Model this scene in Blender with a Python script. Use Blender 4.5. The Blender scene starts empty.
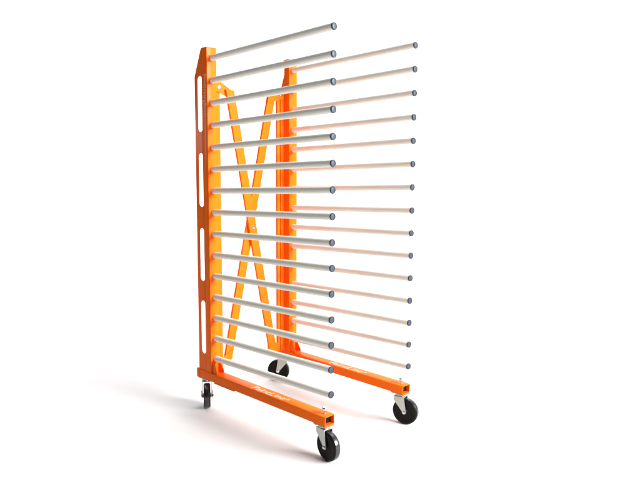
import bpy, bmesh, math
from mathutils import Matrix, Vector

scene = bpy.context.scene
COL = scene.collection
PI = math.pi
Z0 = 1.487            # height of the first rod's root above the floor
W = 0.454             # distance between the two frames
S = 0.09              # rod spacing


# ------------------------------------------------------------------ materials
def material(name, col, rough=0.4, metal=0.0, spec=0.5, coat=0.0, coat_rough=0.1,
             var=0.0, var_scale=8.0, bump=0.0, bump_scale=200.0, rvar=0.0, stretch=None):
    m = bpy.data.materials.new(name)
    m.use_nodes = True
    nt = m.node_tree
    b = nt.nodes['Principled BSDF']
    b.inputs['Base Color'].default_value = (*col, 1)
    b.inputs['Roughness'].default_value = rough
    b.inputs['Metallic'].default_value = metal
    b.inputs['Specular IOR Level'].default_value = spec
    b.inputs['Coat Weight'].default_value = coat
    b.inputs['Coat Roughness'].default_value = coat_rough
    tc = nt.nodes.new('ShaderNodeTexCoord')
    mp = nt.nodes.new('ShaderNodeMapping')
    nt.links.new(tc.outputs['Object'], mp.inputs['Vector'])
    if stretch:
        mp.inputs['Scale'].default_value = stretch
    if var or rvar:
        n = nt.nodes.new('ShaderNodeTexNoise')
        n.inputs['Scale'].default_value = var_scale
        n.inputs['Detail'].default_value = 5
        nt.links.new(mp.outputs[0], n.inputs['Vector'])
        if var:
            r = nt.nodes.new('ShaderNodeMapRange')
            r.inputs['To Min'].default_value = 1 - var
            r.inputs['To Max'].default_value = 1 + var
            nt.links.new(n.outputs['Fac'], r.inputs['Value'])
            mx = nt.nodes.new('ShaderNodeMix')
            mx.data_type = 'RGBA'
            mx.blend_type = 'MULTIPLY'
            mx.inputs[0].default_value = 1
            mx.inputs[6].default_value = (*col, 1)
            nt.links.new(r.outputs[0], mx.inputs[7])
            nt.links.new(mx.outputs[2], b.inputs['Base Color'])
        if rvar:
            r2 = nt.nodes.new('ShaderNodeMapRange')
            r2.inputs['From Min'].default_value = 0.3
            r2.inputs['From Max'].default_value = 0.7
            r2.inputs['To Min'].default_value = rough - rvar
            r2.inputs['To Max'].default_value = rough + rvar
            nt.links.new(n.outputs['Fac'], r2.inputs['Value'])
            nt.links.new(r2.outputs[0], b.inputs['Roughness'])
    if bump:
        n2 = nt.nodes.new('ShaderNodeTexNoise')
        n2.inputs['Scale'].default_value = bump_scale
        n2.inputs['Detail'].default_value = 3
        nt.links.new(mp.outputs[0], n2.inputs['Vector'])
        bp = nt.nodes.new('ShaderNodeBump')
        bp.inputs['Strength'].default_value = bump
        bp.inputs['Distance'].default_value = 0.001
        nt.links.new(n2.outputs['Fac'], bp.inputs['Height'])
        nt.links.new(bp.outputs[0], b.inputs['Normal'])
    return m


M = {}
M['orange'] = material('orange_paint', (0.87, 0.132, 0.002), rough=0.42, spec=0.07, coat=0.07, coat_rough=0.14,
                       var=0.06, var_scale=14, bump=0.12, bump_scale=260, rvar=0.02)
M['rod'] = material('rod_sleeve', (0.75, 0.74, 0.675), rough=0.48, spec=0.25,
                    var=0.16, var_scale=170, bump=0.35, bump_scale=220, stretch=(1, 0.02, 1))
M['cap'] = material('blue_grey_plastic', (0.028, 0.039, 0.060), rough=0.45, spec=0.4,
                    var=0.10, var_scale=60)
M['zinc'] = material('zinc_plate', (0.50, 0.52, 0.47), rough=0.42, metal=0.85,
                     var=0.06, var_scale=30, rvar=0.05)
M['chrome'] = material('bright_steel', (0.60, 0.60, 0.62), rough=0.2, metal=1.0, var=0.04, var_scale=80)
M['black'] = material('black_rubber', (0.006, 0.005, 0.005), rough=0.5, spec=0.15,
                      var=0.25, var_scale=30, rvar=0.1, bump=0.1, bump_scale=250)
M['tyre'] = material('worn_tread', (0.018, 0.019, 0.023), rough=0.25, spec=0.8,
                     var=0.2, var_scale=40, rvar=0.08)
M['white_ink'] = material('white_ink', (0.74, 0.47, 0.37), rough=0.5, var=0.08, var_scale=120)
M['paper'] = material('white_paper', (0.60, 0.60, 0.605), rough=0.9, spec=0.1, var=0.004, var_scale=3)


# ------------------------------------------------------------------ mesh helpers
def add_box(bm, x0, x1, y0, y1, z0, z1, bevel=0.0, seg=2):
    r = bmesh.ops.create_cube(bm, size=1)
    vs = r['verts']
    for v in vs:
        v.co = Vector(((x0 + x1) / 2 + v.co.x * (x1 - x0), (y0 + y1) / 2 + v.co.y * (y1 - y0),
                       (z0 + z1) / 2 + v.co.z * (z1 - z0)))
    if bevel:
        es = list({e for v in vs for e in v.link_edges})
        bmesh.ops.bevel(bm, geom=es, offset=bevel, segments=seg, affect='EDGES', profile=0.5)


def rounded_rect(w, h, r, n=4):
    pts = []
    for cx, cy, a0 in ((w / 2 - r, h / 2 - r, 0), (-w / 2 + r, h / 2 - r, 90),
                       (-w / 2 + r, -h / 2 + r, 180), (w / 2 - r, -h / 2 + r, 270)):
        for k in range(n + 1):
            a = math.radians(a0 + 90 * k / n)
            pts.append((cx + r * math.cos(a), cy + r * math.sin(a)))
    return pts


def add_rings(bm, rings, close=False, cap_start=False, cap_end=False):
    vv = [[bm.verts.new(p) for p in ring] for ring in rings]
    n = len(vv[0])
    pairs = list(zip(vv[:-1], vv[1:]))
    if close:
        pairs.append((vv[-1], vv[0]))
    for a, b in pairs:
        for i in range(n):
            j = (i + 1) % n
            bm.faces.new((a[i], a[j], b[j], b[i]))
    if cap_start:
        bm.faces.new(list(reversed(vv[0])))
    if cap_end:
        bm.faces.new(vv[-1])


def add_lathe(bm, prof, mat=Matrix(), n=32):
    """prof: (radius, height) along local Z; revolved and transformed by mat"""
    vv = []
    for r, h in prof:
        if r < 1e-6:
            vv.append([bm.verts.new(mat @ Vector((0, 0, h)))])
        else:
            vv.append([bm.verts.new(mat @ Vector((r * math.cos(2 * PI * k / n), r * math.sin(2 * PI * k / n), h)))
                       for k in range(n)])
    for a, b in zip(vv[:-1], vv[1:]):
        for i in range(n):
            j = (i + 1) % n
            if len(a) == 1 and len(b) > 1:
                bm.faces.new((a[0], b[j], b[i]))
            elif len(b) == 1 and len(a) > 1:
                bm.faces.new((a[i], a[j], b[0]))
            elif len(a) > 1:
                bm.faces.new((a[i], a[j], b[j], b[i]))


def add_poly(bm, pts, frame, thick, bevel=0.0):
    """pts 2-D outline; frame(u, v, t) -> 3-D point; extruded over thickness"""
    a = [bm.verts.new(frame(u, v, 0)) for u, v in pts]
    b = [bm.verts.new(frame(u, v, thick)) for u, v in pts]
    n = len(pts)
    fs = [bm.faces.new(a), bm.faces.new(list(reversed(b)))]
    for i in range(n):
        j = (i + 1) % n
        fs.append(bm.faces.new((a[j], a[i], b[i], b[j])))
    if bevel:
        es = list({e for f in fs[:2] for e in f.edges})
        bmesh.ops.bevel(bm, geom=es, offset=bevel, segments=2, affect='EDGES')


XZ = lambda y: (lambda u, v, t: Vector((u, y + t, v)))        # plates standing in the x-z plane
YZ = lambda x: (lambda u, v, t: Vector((x + t, u, v)))        # plates standing in the y-z plane


def link(name, me, mat, parent=None, loc=(0, 0, 0)):
    o = bpy.data.objects.new(name, me)
    COL.objects.link(o)
    if mat is not None and not me.materials:
        me.materials.append(mat)
    o.location = loc
    if parent:
        o.parent = parent
    return o


def finish(bm, name, smooth=None):
    bmesh.ops.recalc_face_normals(bm, faces=bm.faces[:])
    me = bpy.data.meshes.new(name)
    bm.to_mesh(me)
    bm.free()
    if smooth:
        me.shade_smooth()
        me.set_sharp_from_angle(angle=math.radians(smooth))
    return me


def part(name, bm, mat, parent, loc=(0, 0, 0), smooth=35):
    return link(name, finish(bm, name, smooth), mat, parent, loc)


def text_mesh(body, size, bold=0.0, shear=0.0, spacing=1.0, thick=0.0002):
    cu = bpy.data.curves.new('lettering', 'FONT')
    cu.body = body
    cu.size = size
    cu.offset = bold
    cu.shear = shear
    cu.space_character = spacing
    cu.extrude = thick
    cu.resolution_u = 4
    o = bpy.data.objects.new('lettering', cu)
    COL.objects.link(o)
    dg = bpy.context.evaluated_depsgraph_get()
    dg.update()
    me = bpy.data.meshes.new_from_object(o.evaluated_get(dg))
    bpy.data.objects.remove(o)
    me.name = 'lettering'
    me.materials.clear()
    return me


def plate_with_slots(outline, slots, thick):
    """filled 2-D curve with holes, turned into a mesh (u, v, thickness)"""
    cu = bpy.data.curves.new('plate', 'CURVE')
    cu.dimensions = '2D'
    cu.fill_mode = 'BOTH'
    cu.extrude = thick / 2
    for pts in [outline] + slots:
        sp = cu.splines.new('POLY')
        sp.points.add(len(pts) - 1)
        for p, (u, v) in zip(sp.points, pts):
            p.co = (u, v, 0, 1)
        sp.use_cyclic_u = True
    o = bpy.data.objects.new('plate', cu)
    COL.objects.link(o)
    dg = bpy.context.evaluated_depsgraph_get()
    dg.update()
    me = bpy.data.meshes.new_from_object(o.evaluated_get(dg))
    bpy.data.objects.remove(o)
    return me


# ------------------------------------------------------------------ the rack
rack = bpy.data.objects.new('drying_rack', None)
COL.objects.link(rack)
rack.location = (0, 0, 0)
rack['label'] = 'orange steel drying rack on four black casters with two columns of pale horizontal rods'
rack['category'] = 'drying rack'

XL, XR = -0.0254, 0.0236          # side faces of the left frame
BT, BB = Z0 - 1.320, Z0 - 1.357   # top and underside of the foot beams
BF, BR = -0.677, 0.104            # ends of the foot beams
mirror = lambda x: W - x


def upright_mesh(flip):
    bm = bmesh.new()
    # box tube that carries the rods
    cx, cy = (XL + XR) / 2, 0.018
    ring = rounded_rect(XR - XL, 0.036, 0.0022, 3)
    zb, zt = BT + 0.0005, Z0 + (0.048 if flip else 0.042)
    add_rings(bm, [[(cx + u * s, cy + v * s2, z) for u, v in ring]
                   for s, s2, z in ((1, 1, zb), (1, 1, zt - 0.0012), (0.96, 0.95, zt))],
              cap_start=True, cap_end=True)
    # slotted side plate behind the tube, sloped off at the top
    z = lambda d: Z0 + d
    outline = [(0.0358, zb), (0.088, zb), (0.088, z(-0.070)), (0.041, z(0.040)), (0.0358, z(0.040))]
    slots = []
    for a, b in ((-0.070, -0.297), (-0.384, -0.609), (-0.698, -0.925), (-1.010, -1.243)):
        r, c = 0.0175, 0.0520
        za, zb2 = z(a) - r, z(b) + r
        slots.append([(c + r * math.cos(PI * k / 10), za + r * math.sin(PI * k / 10)) for k in range(11)] +
                     [(c - r * math.cos(PI * k / 10), zb2 - r * math.sin(PI * k / 10)) for k in range(11)])
    pm = plate_with_slots(outline, slots, 0.0025)
    pm.transform(Matrix(((0, 0, 1, XL + 0.0018), (1, 0, 0, 0), (0, 1, 0, 0), (0, 0, 0, 1))))
    bm.from_mesh(pm)
    # small sloped web on the inner side, above the hinge channel
    add_poly(bm, [(0.0362, z(-0.02)), (0.0362, z(-0.104)), (0.060, z(-0.104)), (0.060, z(-0.085))], YZ(XR - 0.003), 0.0024)
    # weld beads where the post meets the beam
    import random
    rn = random.Random(4 + flip)
    for (ax, ay), (bx, by) in (((XL + 0.001, 0.001), (XL + 0.001, 0.087)), ((XL + 0.003, -0.0005), (XR - 0.003, -0.0005)),
                               ((XR - 0.001, 0.001), (XR - 0.001, 0.035))):
        n = int(math.hypot(bx - ax, by - ay) / 0.0035)
        for q in range(n + 1):
            f = q / n
            r_ = bmesh.ops.create_uvsphere(bm, u_segments=8, v_segments=6, radius=0.0026 + rn.uniform(-0.0004, 0.0006))
            bmesh.ops.translate(bm, verts=r_['verts'], vec=(ax + (bx - ax) * f + rn.uniform(-.0003, .0003),
                                                            ay + (by - ay) * f + rn.uniform(-.0003, .0003), BT + 0.0008))
    # the two foot gussets
    for gx in (XL + 0.006, XR - 0.0085):
        add_poly(bm, [(-0.0003, BT + 0.047), (-0.0003, BT + 0.0006), (-0.034, BT + 0.0006),
                      (-0.034, BT + 0.012), (-0.010, BT + 0.047)], YZ(gx), 0.0028, 0.0004)
    if flip:
        bmesh.ops.scale(bm, vec=(-1, 1, 1), verts=bm.verts[:])
        bmesh.ops.translate(bm, vec=(W, 0, 0), verts=bm.verts[:])
    return bm


def hinge_channel_mesh(flip):
    bm = bmesh.new()
    z0, z1 = BT + 0.001, Z0 - 0.105
    x0, x1, s0, s1, t = XR + 0.0006, 0.0655, 0.0445, 0.0500, 0.0020
    ya, yb = 0.0365, 0.0465
    # open slot down the front
    pts = [(x0, ya), (s0, ya), (s0, ya + t + 0.003), (s0 - t, ya + t + 0.003), (s0 - t, ya + t), (x0 + t, ya + t),
           (x0 + t, yb - t), (x1 - t, yb - t), (x1 - t, ya + t), (s1 + t, ya + t), (s1 + t, ya + t + 0.003),
           (s1, ya + t + 0.003), (s1, ya), (x1, ya), (x1, yb), (x0, yb)]
    add_poly(bm, pts, lambda u, v, q: Vector((u, v, z0 + q)), z1 - z0)
    if flip:
        bmesh.ops.scale(bm, vec=(-1, 1, 1), verts=bm.verts[:])
        bmesh.ops.translate(bm, vec=(W, 0, 0), verts=bm.verts[:])
    return bm


def foot_beam_mesh():
    bm = bmesh.new()
    cx, cz = (XL + XR) / 2, (BT + BB) / 2
    w, h, t = XR - XL, BT - BB, 0.0030
    outer = rounded_rect(w, h, 0.0026, 3)
    inner = rounded_rect(w - 2 * t, h - 2 * t, 0.0010, 3)

    def r(ring, y, s=1.0):
        return [(cx + u * s, y, cz + v * s) for u, v in ring]
    add_rings(bm, [r(inner, BR - 0.003), r(inner, BF + 0.0004), r(outer, BF + 0.0004, 0.985), r(outer, BF + 0.0012),
                   r(outer, BR - 0.001), r(outer, BR, 0.97)], cap_start=True, cap_end=True)
    # stiffening plate welded under the beam
    add_box(bm, XL + 0.0004, XR - 0.0004, -0.155, -0.018, BB - 0.0045, BB - 0.0003, 0.0008)
    # raised weld collar around the rear end
    add_box(bm, XL - 0.0012, XR + 0.0012, 0.0885, BR + 0.0015, BB - 0.001, BT + 0.0022, 0.0008)
    return bm


for flip in (False, True):
    up = part('upright', upright_mesh(flip), M['orange'], rack)
    ch = part('hinge_channel', hinge_channel_mesh(flip), M['orange'], rack, smooth=None)
    beam = part('foot_beam', foot_beam_mesh(), M['orange'], rack, (W if flip else 0, 0, 0))
    # added black panel standing in for the shade inside the open nose
    bm = bmesh.new()
    add_box(bm, XL + 0.0034, XR - 0.0034, BF + 0.016, BF + 0.022, BB + 0.0034, BT - 0.0034, 0.001)
    part('shade_panel', bm, M['black'], beam)
    # lettering on top of the beam
    tm = text_mesh('PaintLine', 0.0415, bold=0.0003, shear=0.22)
    xs = [v.co.x for v in tm.vertices]
    tm.transform(Matrix.Diagonal((0.190 / (max(xs) - min(xs)), 1, 1, 1)))
    rg = text_mesh('\u00ae', 0.020, bold=0.0002)
    rg.transform(Matrix.Translation((0.197, 0.010, 0)))
    tb = bmesh.new()
    tb.from_mesh(tm)
    tb.from_mesh(rg)
    tb.to_mesh(tm)
    tb.free()
    tm.transform(Matrix(((0, 1, 0, -0.0185), (-1, 0, 0, -0.252), (0, 0, 1, BT + 0.0003), (0, 0, 0, 1))))
    t = link('lettering', tm, M['white_ink'], beam)
    if not flip:
        tm = text_mesh('ProDryingRack', 0.0215, bold=0.00025, spacing=1.06)
        xs = [v.co.x for v in tm.vertices]
        tm.transform(Matrix.Diagonal((0.171 / (max(xs) - min(xs)), 1, 1, 1)))
        tm.transform(Matrix(((0, 0, -1, XL - 0.0003), (0, -1, 0, 0.0215), (-1, 0, 0, Z0 - 0.063), (0, 0, 0, 1))))
        link('lettering', tm, M['white_ink'], up)
    # locking pin on the nose of the beam
    bm = bmesh.new()
    add_lathe(bm, [(0, 0.0003), (0.0066, 0.0003), (0.0066, 0.0020), (0.0046, 0.0024), (0.0046, 0.0090), (0.0080, 0.0100),
                   (0.0092, 0.0125), (0.0092, 0.0215), (0.0078, 0.0250), (0.004, 0.0266), (0, 0.0270)],
              Matrix.Translation((0, 0, 0)), 24)
    part('bolt', bm, M['chrome'], beam, (-0.002, -0.651, BT))

# ---- rods
tilt, yaw, L = 0.0351, -0.0175, 0.6905
bm = bmesh.new()
R = 0.0127
toY = Matrix.Rotation(math.radians(90), 4, 'X')           # local z -> -y
prof = [(0.0, 0.0), (R * 0.96, 0.0), (R, 0.002)]
prof += [(R, 0.006)] + [(R, L * k / 12) for k in range(1, 12)] + [(R, L - 0.005), (R, L - 0.0003), (R * 0.6, L - 0.0003), (0, L - 0.0003)]
add_lathe(bm, prof, toY, 36)
rod = part('rod', bm, M['rod'], rack, smooth=40)
bm = bmesh.new()
add_lathe(bm, [(0, L), (R * 0.985, L), (R * 1.02, L + 0.0012), (R * 1.02, L + 0.0042), (R * 0.90, L + 0.0060),
               (R * 0.76, L + 0.0058), (R * 0.70, L + 0.0044), (R * 0.20, L + 0.0050), (0, L + 0.0052)], toY, 36)
cap = part('end_cap', bm, M['cap'], rod, smooth=40)
place = [(x, Z0 - i * S) for x in (0.0, W) for i in range(15)]
jit = [0.0011, -0.0007, 0.0004, -0.0012, 0.0009, -0.0003, 0.0013, -0.0009, 0.0002, 0.0010, -0.0011, 0.0006, -0.0004, 0.0008, -0.0010]
for i, (x, z) in enumerate(place):
    if i == 0:
        o = rod
    else:
        o = rod.copy()
        COL.objects.link(o)
        c = cap.copy()
        COL.objects.link(c)
        c.parent = o
        c.location = (0, 0.0008 * jit[(i * 11) % 15] / 0.0013, 0)
    o.location = (x, -0.0004, z)
    o.rotation_euler = (-tilt + jit[(i * 7) % 15] * 0.8, i * 1.3, yaw + jit[(i * 4) % 15] * 1.5)
    # spin about the rod's own axis first, then tilt and yaw
    o.rotation_mode = 'QUATERNION'
    o.rotation_quaternion = (Matrix.Rotation(yaw + jit[(i * 4) % 15] * 1.2, 3, 'Z') @
                             Matrix.Rotation(-tilt + jit[(i * 7) % 15] * 0.8, 3, 'X') @
                             Matrix.Rotation(i * 1.3, 3, 'Y')).to_quaternion()


# ---- scissor braces
def brace_mesh(xa, za, xb, zb, y):
    """channel with lips turned to the back; ends cut level"""
    bm = bmesh.new()
    hw, t, lip = 0.0210, 0.0022, 0.0105
    n = 14
    prof = [(-hw, 0), (hw, 0), (hw, lip), (hw - t, lip), (hw - t, t), (-hw + t, t), (-hw + t, lip), (-hw, lip)]
    add_rings(bm, [[(x + u, y + v, z) for u, v in prof] for x, z in ((xa, za), (xb, zb))],
              cap_start=True, cap_end=True)
    return bm


def bracket(bm, pts, y, t=0.003):
    add_poly(bm, [(x, Z0 + z) for x, z in pts], XZ(y), t, 0.0004)


def bolt_mesh(bm, x, y, z, r=0.0065, h=0.005):
    add_lathe(bm, [(0, 0), (r * 1.25, 0), (r * 1.25, 0.0010), (r, 0.0012), (r, h * 0.6), (r * 0.7, h * 0.93), (0, h)],
              Matrix.Translation((x, y, z)) @ toY, 20)


A = part('cross_brace', brace_mesh(0.1075, Z0 - 0.1165, 0.3460, Z0 - 1.300, 0.0195), M['orange'], rack, smooth=None)
B = part('cross_brace', brace_mesh(0.3545, Z0 - 0.1225, 0.0945, Z0 - 1.288, 0.0350), M['orange'], rack, smooth=None)
bm = bmesh.new()
bracket(bm, [(0.0262, -0.068), (0.055, -0.080), (0.070, -0.088), (0.118, -0.113), (0.127, -0.122), (0.120, -0.150),
             (0.098, -0.145), (0.052, -0.128), (0.0262, -0.120)], 0.0312)
part('hinge_bracket', bm, M['orange'], A)
bm = bmesh.new()
bracket(bm, [(0.322, -1.262), (0.352, -1.268), (0.3882, -1.272), (0.3882, -1.318), (0.359, -1.306), (0.335, -1.296), (0.322, -1.290)], 0.0312)
part('hinge_bracket', bm, M['orange'], A)
bm = bmesh.new()
bracket(bm, [(0.3325, -0.1175), (0.360, -0.110), (0.4275, -0.092), (0.4275, -0.132), (0.395, -0.134), (0.3715, -0.143), (0.3265, -0.153)], 0.0312)
part('hinge_bracket', bm, M['orange'], B)
bm = bmesh.new()
bracket(bm, [(0.0262, -1.288), (0.064, -1.274), (0.112, -1.249), (0.118, -1.252), (0.114, -1.289), (0.106, -1.297),
             (0.096, -1.300), (0.062, -1.303), (0.0262, -1.307)], 0.0312)
part('hinge_bracket', bm, M['orange'], B)
for x, y, z, pr in ((0.0615, 0.0310, -0.109, A), (0.408, 0.0310, -0.113, B), (0.401, 0.0362, -1.297, A),
                    (0.054, 0.0310, -1.296, B), (0.2300, 0.0193, -0.708, A)):
    bm = bmesh.new()
    bolt_mesh(bm, 0, 0, 0)
    part('bolt', bm, M['chrome'], pr, (x, y, Z0 + z))
bm = bmesh.new()
add_lathe(bm, [(0.005, 0), (0.005, 0.013)], Matrix.Translation((0.229, 0.0345, Z0 - 0.708)) @ toY, 16)
part('pivot_pin', bm, M['zinc'], A)


# ---- casters
WR, WW, TR = 0.0535, 0.0290, 0.0235     # wheel radius, width, trail


def caster_plate():
    bm = bmesh.new()
    add_box(bm, -0.0238, 0.0238, -0.034, 0.034, -0.0032, -0.0004, 0.0008)
    for sx in (-1, 1):
        for sy in (-1, 1):
            add_lathe(bm, [(0, -0.0085), (0.0042, -0.0080), (0.0050, -0.0060), (0.0050, -0.0033), (0, -0.0033)],
                      Matrix.Translation((sx * 0.0175, sy * 0.026, 0)), 6)
    add_lathe(bm, [(0, -0.0032), (0.0205, -0.0032), (0.0222, -0.0060), (0.0222, -0.0085), (0.0185, -0.0125), (0, -0.0125)],
              Matrix(), 40)
    return bm


def fork_mesh():
    bm = bmesh.new()
    top = -0.0128
    add_box(bm, -0.0200, 0.0200, -0.0240, 0.0230, top - 0.0028, top, 0.0009)
    add_lathe(bm, [(0, top + 0.0001), (0.020, top + 0.0001), (0.020, top - 0.0001), (0, top - 0.0001)], Matrix(), 24)
    az = -(BB - WR)
    for s in (-1, 1):
        pts = [(0.0220, top - 0.0010), (0.0225, -0.030)]
        c = (-TR, az)
        pts += [(c[0] + 0.0085 * math.cos(a), c[1] + 0.0085 * math.sin(a))
                for a in [math.radians(20 - k * 22) for k in range(10)]]
        pts += [(-0.0240, -0.030), (-0.0235, top - 0.0010)]
        x = s * 0.0190
        add_poly(bm, pts, YZ(x - 0.00125), 0.0025, 0.0003)
        # dark hole punched in the arm is a short sunk rivet
        add_lathe(bm, [(0, 0), (0.0026, 0), (0.0022, 0.0008), (0, 0.0010)],
                  Matrix.Translation((s * 0.0202, 0.012, -0.024)) @ Matrix.Rotation(s * PI / 2, 4, 'Y'), 14)
    return bm


def wheel_mesh():
    bm = bmesh.new()
    h = WW / 2
    half = [(0.0, 0.0168), (0.0095, 0.0168), (0.0105, 0.0150), (0.0125, 0.0118), (0.0210, 0.0112), (0.0360, 0.0116),
            (0.0405, 0.0130), (0.0425, h - 0.0002), (0.0470, h), (0.0505, h - 0.0020), (0.0526, h - 0.0060), (WR, h - 0.0105)]
    prof = [(r, -x) for r, x in half] + [(r, x) for r, x in reversed(half)]
    add_lathe(bm, prof, Matrix.Rotation(PI / 2, 4, 'Y'), 72)
    return bm


plate_me = finish(caster_plate(), 'caster', 35)
fork_me = finish(fork_mesh(), 'fork', 35)
wheel_me = finish(wheel_mesh(), 'wheel', 40)
ab = bmesh.new()
for s in (-1, 1):
    add_lathe(ab, [(0, 0.0201), (0.0070, 0.0201), (0.0072, 0.0210), (0.0056, 0.0213), (0.0056, 0.0240), (0.0042, 0.0252), (0, 0.0252)],
              Matrix.Rotation(s * PI / 2, 4, 'Y'), 16)
add_lathe(ab, [(0.004, -0.0216), (0.004, 0.0216)], Matrix.Rotation(PI / 2, 4, 'Y'), 12)
axle_me = finish(ab, 'axle_bolt', 35)
tb = bmesh.new()
add_lathe(tb, [(WR - 0.0002, -0.0098), (WR + 0.0004, -0.0085), (WR + 0.0008, -0.003), (WR + 0.0008, 0.003), (WR + 0.0004, 0.0085), (WR - 0.0002, 0.0098)],
          Matrix.Rotation(PI / 2, 4, 'Y'), 72)
tread_me = finish(tb, 'tyre', 60)

casters = [(0.0, -0.650, -6), (W, -0.648, 15), (0.0, 0.068, -35.5), (W, 0.068, -146)]
first = None
for i, (x, y, deg) in enumerate(casters):
    c = link('caster', plate_me, M['zinc'], rack, (x - 0.001, y, BB))
    rot = Matrix.Rotation(math.radians(deg), 4, 'Z')
    for nm, me, m, off in (('fork', fork_me, M['zinc'], (0, 0, 0)),
                           ('wheel', wheel_me, M['black'], (0, -TR, -(BB - WR - 0.0008))),
                           ('tyre', tread_me, M['tyre'], (0, -TR, -(BB - WR - 0.0008))),
                           ('axle_bolt', axle_me, M['chrome'], (0, -TR, -(BB - WR)))):
        q = link(nm, me, m, c, rot @ Vector(off))
        q.rotation_euler = (0, 0, math.radians(deg))

    if i == 2:      # the wheel lock of this caster shows in the photograph
        for sgn in (-1, 1):
            lb = bmesh.new()
            add_lathe(lb, [(0, 0.0206), (0.0115, 0.0206), (0.0120, 0.0218), (0.0112, 0.0232), (0, 0.0235)],
                      Matrix.Translation((0, -TR, -(BB - WR))) @ Matrix.Rotation(sgn * PI / 2, 4, 'Y'), 20)
            add_box(lb, sgn * 0.0226 - 0.0016, sgn * 0.0226 + 0.0016, -TR - 0.008, -TR + 0.008, -(BB - WR), -(BB - WR) + 0.022, 0.001)
            if sgn > 0:
                add_box(lb, 0.0235, 0.0285, -TR - 0.006, -TR + 0.004, -(BB - WR) - 0.001, -(BB - WR) + 0.003, 0.001)
            lk = link('wheel_lock', finish(lb, 'wheel_lock', 35), M['black'], c)
            lk.rotation_euler = (0, 0, math.radians(deg))

# ------------------------------------------------------------------ white sweep
def sweep():
    bm = bmesh.new()
    f = Vector((0.714, 0.700, 0)).normalized()
    r = Vector((f.y, -f.x, 0))
    o = Vector((0.2, -0.2, 0))
    prof = [(-7, 0), (-3, 0), (0, 0), (2.4, 0)]
    rad = 1.6
    for k in range(1, 25):
        a = PI / 2 * k / 24
        prof.append((2.4 + rad * math.sin(a), rad - rad * math.cos(a)))
    prof.append((2.4 + rad, 4.6))
    cols = []
    for s in (-6.5, -3, 0, 3, 6.5):
        cols.append([bm.verts.new(o + f * d + r * s + Vector((0, 0, z))) for d, z in prof])
    for a, b in zip(cols[:-1], cols[1:]):
        for i in range(len(prof) - 1):
            bm.faces.new((a[i], b[i], b[i + 1], a[i + 1]))
    return bm


fl = part('backdrop', sweep(), M['paper'], None, smooth=60)
fl['kind'] = 'structure'


# ------------------------------------------------------------------ lamps
def area(name, loc, target, sx, sy, watts, col=(1, 1, 1)):
    d = bpy.data.lights.new(name, 'AREA')
    d.shape = 'RECTANGLE'
    d.size, d.size_y = sx, sy
    d.energy = watts
    d.color = col
    o = bpy.data.objects.new(name, d)
    COL.objects.link(o)
    o.location = loc
    o.rotation_euler = (Vector(target) - Vector(loc)).to_track_quat('-Z', 'Y').to_euler()
    return o


area('softbox', (1.60, -5.6, 2.75), (0.25, 0.0, 0.7), 3.2, 1.9, 1150, (1, 0.985, 0.96))
area('overhead_fill', (1.6, 1.1, 4.3), (1.4, 1.2, 0.0), 5.0, 5.0, 130)  # unseen fill lamp, added to brighten the floor evenly
area('left_softbox', (-1.9, 2.55, 1.32), (0.0, 0.1, 1.1), 0.36, 0.36, 8)
area('backdrop_fill', (1.4, 1.0, 4.2), (3.2, 2.8, 1.0), 5.0, 1.2, 230)  # lamp added out of view to keep the sweep white

w = bpy.data.worlds.new('World')
scene.world = w
w.use_nodes = True
bg = w.node_tree.nodes['Background']
bg.inputs['Color'].default_value = (0.95, 0.97, 1.0, 1)
bg.inputs['Strength'].default_value = 0.06

# ------------------------------------------------------------------ camera
cam = bpy.data.cameras.new('camera')
co = bpy.data.objects.new('camera', cam)
COL.objects.link(co)
ya, pi_, ro = 0.79639, -0.11628, 0.00532
f = Vector((math.sin(ya) * math.cos(pi_), math.cos(ya) * math.cos(pi_), math.sin(pi_)))
r = f.cross(Vector((0, 0, 1))).normalized()
u = r.cross(f)
r2 = math.cos(ro) * r + math.sin(ro) * u
u2 = -math.sin(ro) * r + math.cos(ro) * u
mw = Matrix((r2, u2, -f)).transposed().to_4x4()
mw.translation = Vector((-1.58613, -2.17379, Z0 - 0.43401))
co.matrix_world = mw
cam.sensor_width = 36
cam.lens = 36 * 635.02 / 640
cam.clip_end = 100
cam.clip_start = 0.05
scene.camera = co

scene.view_settings.view_transform = 'Standard'
scene.view_settings.look = 'None'
scene.view_settings.exposure = 0
scene.view_settings.gamma = 1
